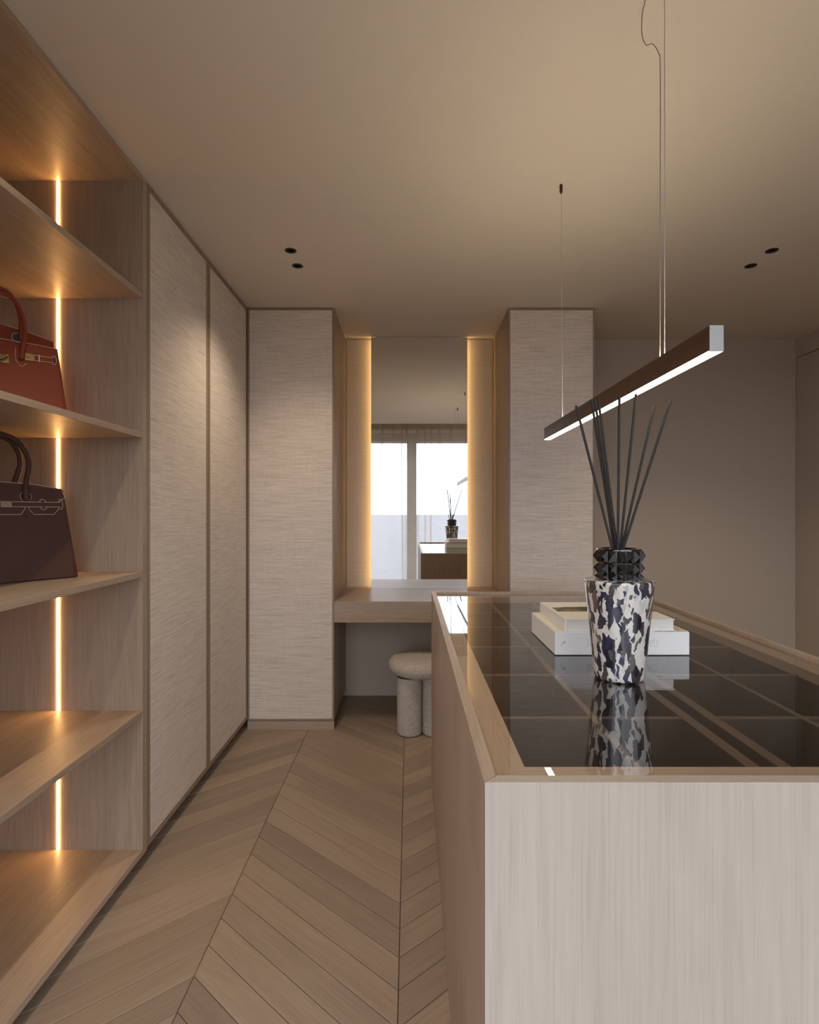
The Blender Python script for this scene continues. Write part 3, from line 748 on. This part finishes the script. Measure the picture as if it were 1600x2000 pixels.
# ------------------------------------------------------------------ handbags
def rrect(hw, y0, y1, z, r, n=5):
    out = []
    for cx_, cy_, a0 in ((hw-r, y1-r, 0), (-hw+r, y1-r, 90), (-hw+r, y0+r, 180), (hw-r, y0+r, 270)):
        for i in range(n+1):
            a = math.radians(a0+90*i/n); out.append((cx_+r*math.cos(a), cy_+r*math.sin(a), z))
    return out
def loft(bm, loops):
    R = [[bm.verts.new(p) for p in l] for l in loops]; n = len(R[0])
    for A, B in zip(R, R[1:]):
        for i in range(n): bm.faces.new((A[i], A[(i+1) % n], B[(i+1) % n], B[i]))
    bm.faces.new(R[0][::-1]); bm.faces.new(R[-1]); return bm
class Bag:
    def __init__(s, name, label, P0, hw, hwt, A, dep, dt, Hh, z0, mat):
        a = math.radians(A); u = Vector((math.sin(a), math.cos(a), 0))
        s.root = thing(name, label, 'handbag', Vector((P0[0], P0[1], z0))-u*hw, PI/2-a, group='leather handbags on the shelves')
        s.hw, s.hwt, s.dep, s.dt, s.H, s.mat = hw, hwt, dep, dt, Hh, mat
        s.lean = (dep-dt)/2/Hh
        bm = bmesh.new(); loops = []
        for k in range(9):
            t = k/8; z = .004+(Hh-.004)*t; y0 = s.lean*z; y1 = dep-s.lean*z
            r = .014*(1-t)+.006
            w = hw+(hwt-hw)*t
            loops.append(rrect(w, y0, y1, z, min(r, (y1-y0)*.45)))
        loops.insert(0, rrect(hw-.006, .006, dep-.006, .0, .012))
        obj('body', loft(bm, loops), mat, s.root, smooth=True, local=True)
    def p(s, x, z, off=0.0): return Vector((x, s.lean*z-off, z))
    def sheet(s, name, pts, off, th, mat):
        bm = bmesh.new()
        fr = [bm.verts.new(s.p(x, z, off+th)) for x, z in pts]; bk = [bm.verts.new(s.p(x, z, off)) for x, z in pts]
        n = len(pts); f1 = bm.faces.new(fr); f2 = bm.faces.new(bk[::-1])
        for i in range(n): bm.faces.new((fr[i], fr[(i+1) % n], bk[(i+1) % n], bk[i]))
        bmesh.ops.triangulate(bm, faces=[f1, f2])
        return obj(name, bm, mat, s.root, local=True)
    def lines(s, name, lns, off, r=.0008, mat='stitch'):
        bm = bmesh.new()
        for l in lns: tube(bm, [s.p(x, z, off) for x, z in l], r, 5)
        return obj(name, bm, mat, s.root, local=True)
    def handle(s, pts, back, r):
        half = [(x, z) for x, z in pts]
        full = [(-x, z) for x, z in half]+[(x, z) for x, z in half[::-1]][1:]
        P3 = []
        for x, z in full:
            y = s.lean*z-.009 if not back else s.dep-s.lean*z+.007
            P3.append((x, y, z))
        bm = bmesh.new(); pp = smoothpath(P3, 6)
        rr = []
        for q in pp: rr.append(r*(1.0 if q.z > half[0][1]+.05 else 1.25))
        tube(bm, pp, rr, 12)
        return obj('handle', bm, s.mat, s.root, smooth='all', local=True)
# --- orange bag, flap left standing open
og = Bag('handbag', 'orange leather handbag with brass turn lock on the upper bag shelf', (-1.089, 1.75), .176, .151, 50, .17, .06, .240, 1.589, 'orange')
top = [(-.151, .240), (-.10, .243), (0, .245), (.10, .243), (.151, .240)]
og.lines('piping', [top, [(.151, .240), (.150, .2445)]], .0008)
fl = [(-.147, .236), (-.147, .280), (-.07, .300), (0, .311), (.07, .300), (.147, .280), (.147, .236)]
# the open flap stands up from the back edge of the bag
bm = bmesh.new()
yb_ = og.dep-og.lean*.240-.004
A_ = [bm.verts.new((x, yb_+(z-.236)*.25, z)) for x, z in fl]; B_ = [bm.verts.new((x, yb_+.004+(z-.236)*.25, z)) for x, z in fl]
bm.faces.new(A_); bm.faces.new(B_[::-1])
for i in range(len(fl)): bm.faces.new((A_[i], A_[(i+1) % len(fl)], B_[(i+1) % len(fl)], B_[i]))
# raise the rim so the flap reads at the height seen over the front edge
flp = obj('flap', bm, 'orange', og.root, local=True)
bm = bmesh.new()
tube(bm, [(x, yb_-.001+(z-.236)*.25, z) for x, z in fl], .0008, 5)
for sx in (-1, 1):
    tube(bm, [(sx*.050+.017*math.cos(a*PI/10), yb_-.001+.004, .272+.015*math.sin(a*PI/10)) for a in range(0, 21)], .0008, 5)
obj('flap_stitching', bm, 'stitch', og.root, local=True)
for sx in (-1, 1):
    bm = bmesh.new()
    loop = [bm.verts.new((sx*.050+.016*math.cos(a*PI/10), yb_-.0008+.004, .272+.014*math.sin(a*PI/10))) for a in range(20)]
    lo2 = [bm.verts.new(v.co+Vector((0, .002, 0))) for v in loop]
    bm.faces.new(loop); bm.faces.new(lo2[::-1])
    for i in range(20): bm.faces.new((loop[i], loop[(i+1) % 20], lo2[(i+1) % 20], lo2[i]))
    obj('flap_keyhole', bm, 'ink', og.root, local=True)
hp = [(.053, .185), (.055, .215), (.061, .255), (.0625, .295), (.056, .335), (.044, .365), (.026, .388), (0, .396)]
og.handle(hp, False, .0062)
og.handle([(x*.93, z*1.03) for x, z in hp if z > .22], True, .0058)
for sx in (-1, 1):
    og.sheet('handle_tab', [(sx*.041, .205), (sx*.040, .175), (sx*.052, .163), (sx*.066, .175), (sx*.064, .205)], .0003, .0025, 'orange')
    og.sheet('strap', [(sx*.078, .2065), (sx*.138, .2080), (sx*.138, .1900), (sx*.078, .1880)], .0005, .0025, 'orange')
    og.sheet('strap_plate', [(sx*.0455, .2070), (sx*.049, .2100), (sx*.086, .2085), (sx*.086, .1860), (sx*.049, .1855), (sx*.0455, .1885)], .0035, .0016, 'gold')
    og.sheet('strap_keeper', [(sx*.0975, .2100), (sx*.1005, .2100), (sx*.1005, .1860), (sx*.0975, .1860)], .003, .002, 'stitch')
    og.lines('stitching', [[(sx*.086, .2065), (sx*.138, .2075)], [(sx*.086, .1885), (sx*.138, .1905)], [(sx*.039, .222), (sx*.037, .203), (sx*.039, .178), (sx*.0525, .162), (sx*.066, .176)],
                           [(sx*(.138+.0075*math.cos(a)), .199+.0155*math.sin(a)) for a in [k*PI/5-PI*.75 for k in range(8)]]], .0032)
    og.sheet('strap_slot', [(sx*.135, .209), (sx*.139, .212), (sx*.1435, .205), (sx*.1435, .193), (sx*.139, .187), (sx*.135, .190)], .0001, .0006, 'ink')
    og.lines('engraving', [[(sx*(.058+k*.0042), .1945), (sx*(.058+k*.0042), .2005)] for k in range(4)]+[[(sx*.057, .1945), (sx*.0725, .1945)]], .0052, .0005, 'engrave')
og.sheet('lock_plate', [(-.021, .194), (.021, .194), (.021, .168), (-.021, .168)], .0005, .002, 'gold')
bm = bmesh.new(); tube(bm, [og.p(.004, .181, .002), og.p(.004, .181, .014)], .0035, 10)
tube(bm, [og.p(-.004, .176, .014), og.p(.018, .192, .015)], [.003, .0045], 10); obj('turn_lock', bm, 'gold', og.root, smooth=True, local=True)
for sx in (-1, 1):
    for yy in (.02, og.dep-.02):
        pass
# --- brown bag, flap closed
br = Bag('handbag', 'dark brown leather handbag with pale stitching on the shelf below the orange bag', (-1.099, 1.823), .220, .196, 35, .20, .07, .292, 1.083, 'brown')
flap = [(-.196, .265), (-.188, .294), (-.10, .307), (0, .312), (.10, .307), (.188, .294), (.196, .265), (.176, .251), (.174, .241), (.174, .228), (.158, .209), (.100, .209), (.087, .226), (.087, .246), (.094, .256), (.098, .266), (.094, .277), (.082, .283), (.070, .277), (.066, .266), (.070, .256), (.077, .246), (.076, .226), (.064, .209)]
full = flap+[(-x, z) for x, z in flap[::-1] if z < .300 and not (x > .18 and z > .26)][0:]
body_pts = flap[6:]; left = [(-x, z) for x, z in body_pts[::-1]]
outline = flap[1:6]+body_pts+left
br.sheet('flap', outline, .0010, .0022, 'brown')
br.lines('flap_stitching', [flap[0:7], body_pts, left, [(.064, .209), (-.064, .209)]], .0034)
bm = bmesh.new()
tb = [br.p(x, .292-.002) for x in (-.185, 0, .185)]
for sx in (-1, 1):
    br.sheet('handle_tab', [(sx*.074, .275), (sx*.074, .215), (sx*.0805, .200), (sx*.090, .215), (sx*.090, .275)], .0002, .0035, 'brown')
    br.lines('tab_stitching', [[(sx*.0815, .262), (sx*.0815, .246)], [(sx*.074, .270), (sx*.0755, .250)], [(sx*.090, .270), (sx*.088, .250)]], .0042)
br.sheet('strap', [(-.178, .2495), (.178, .2495), (.178, .2330), (-.178, .2330)], .0045, .0025, 'brown')
br.lines('strap_stitching', [[(-.178, .2490), (.178, .2490)], [(-.178, .2335), (.178, .2335)]], .0072)
for sx in (-1, 1):
    br.sheet('strap_keeper', [(sx*.1265, .2520), (sx*.1300, .2520), (sx*.1300, .2305), (sx*.1265, .2305)], .0070, .0018, 'brown')
    br.lines('eyelet_stitching', [[(sx*.128+.008*math.cos(a), .251+.0075*math.sin(a)) for a in [k*PI/6 for k in range(7)]]], .0036)
    br.lines('eyelet_stitching', [[(sx*.129+.008*math.cos(a), .2315-.0075*math.sin(a)) for a in [k*PI/6 for k in range(7)]]], .0036)
    br.lines('eyelet_stitching', [[(sx*.176, .257), (sx*.181, .259), (sx*.186, .252), (sx*.187, .235), (sx*.182, .226), (sx*.176, .228)]], .0036)
    br.sheet('strap_slot', [(sx*.1765, .256), (sx*.181, .256), (sx*.184, .248), (sx*.184, .235), (sx*.180, .228), (sx*.1765, .230)], .0005, .0008, 'ink')
    br.sheet('strap_plate', [(sx*.012, .2505), (sx*.040, .2505), (sx*.040, .2320), (sx*.012, .2320)], .0072, .0014, 'nickel')
bm = bmesh.new(); tube(bm, [br.p(0, .241, .004), br.p(0, .241, .016)], .0045, 12); tube(bm, [br.p(-.010, .241, .016), br.p(.010, .241, .016)], .0035, 10)
obj('turn_lock', bm, 'nickel', br.root, smooth=True, local=True)
br.lines('engraving', [[(.020+k*.0045, .239), (.020+k*.0045, .2435)] for k in range(3)], .0088, .0007, 'engrave')
hb = [(.082, .252), (.081, .280), (.084, .315), (.093, .350), (.096, .383), (.088, .416), (.064, .448), (.032, .462), (0, .466)]
br.handle(hb, False, .0078)
br.handle([(x*.93, z*.985) for x, z in hb if z > .28], True, .0072)
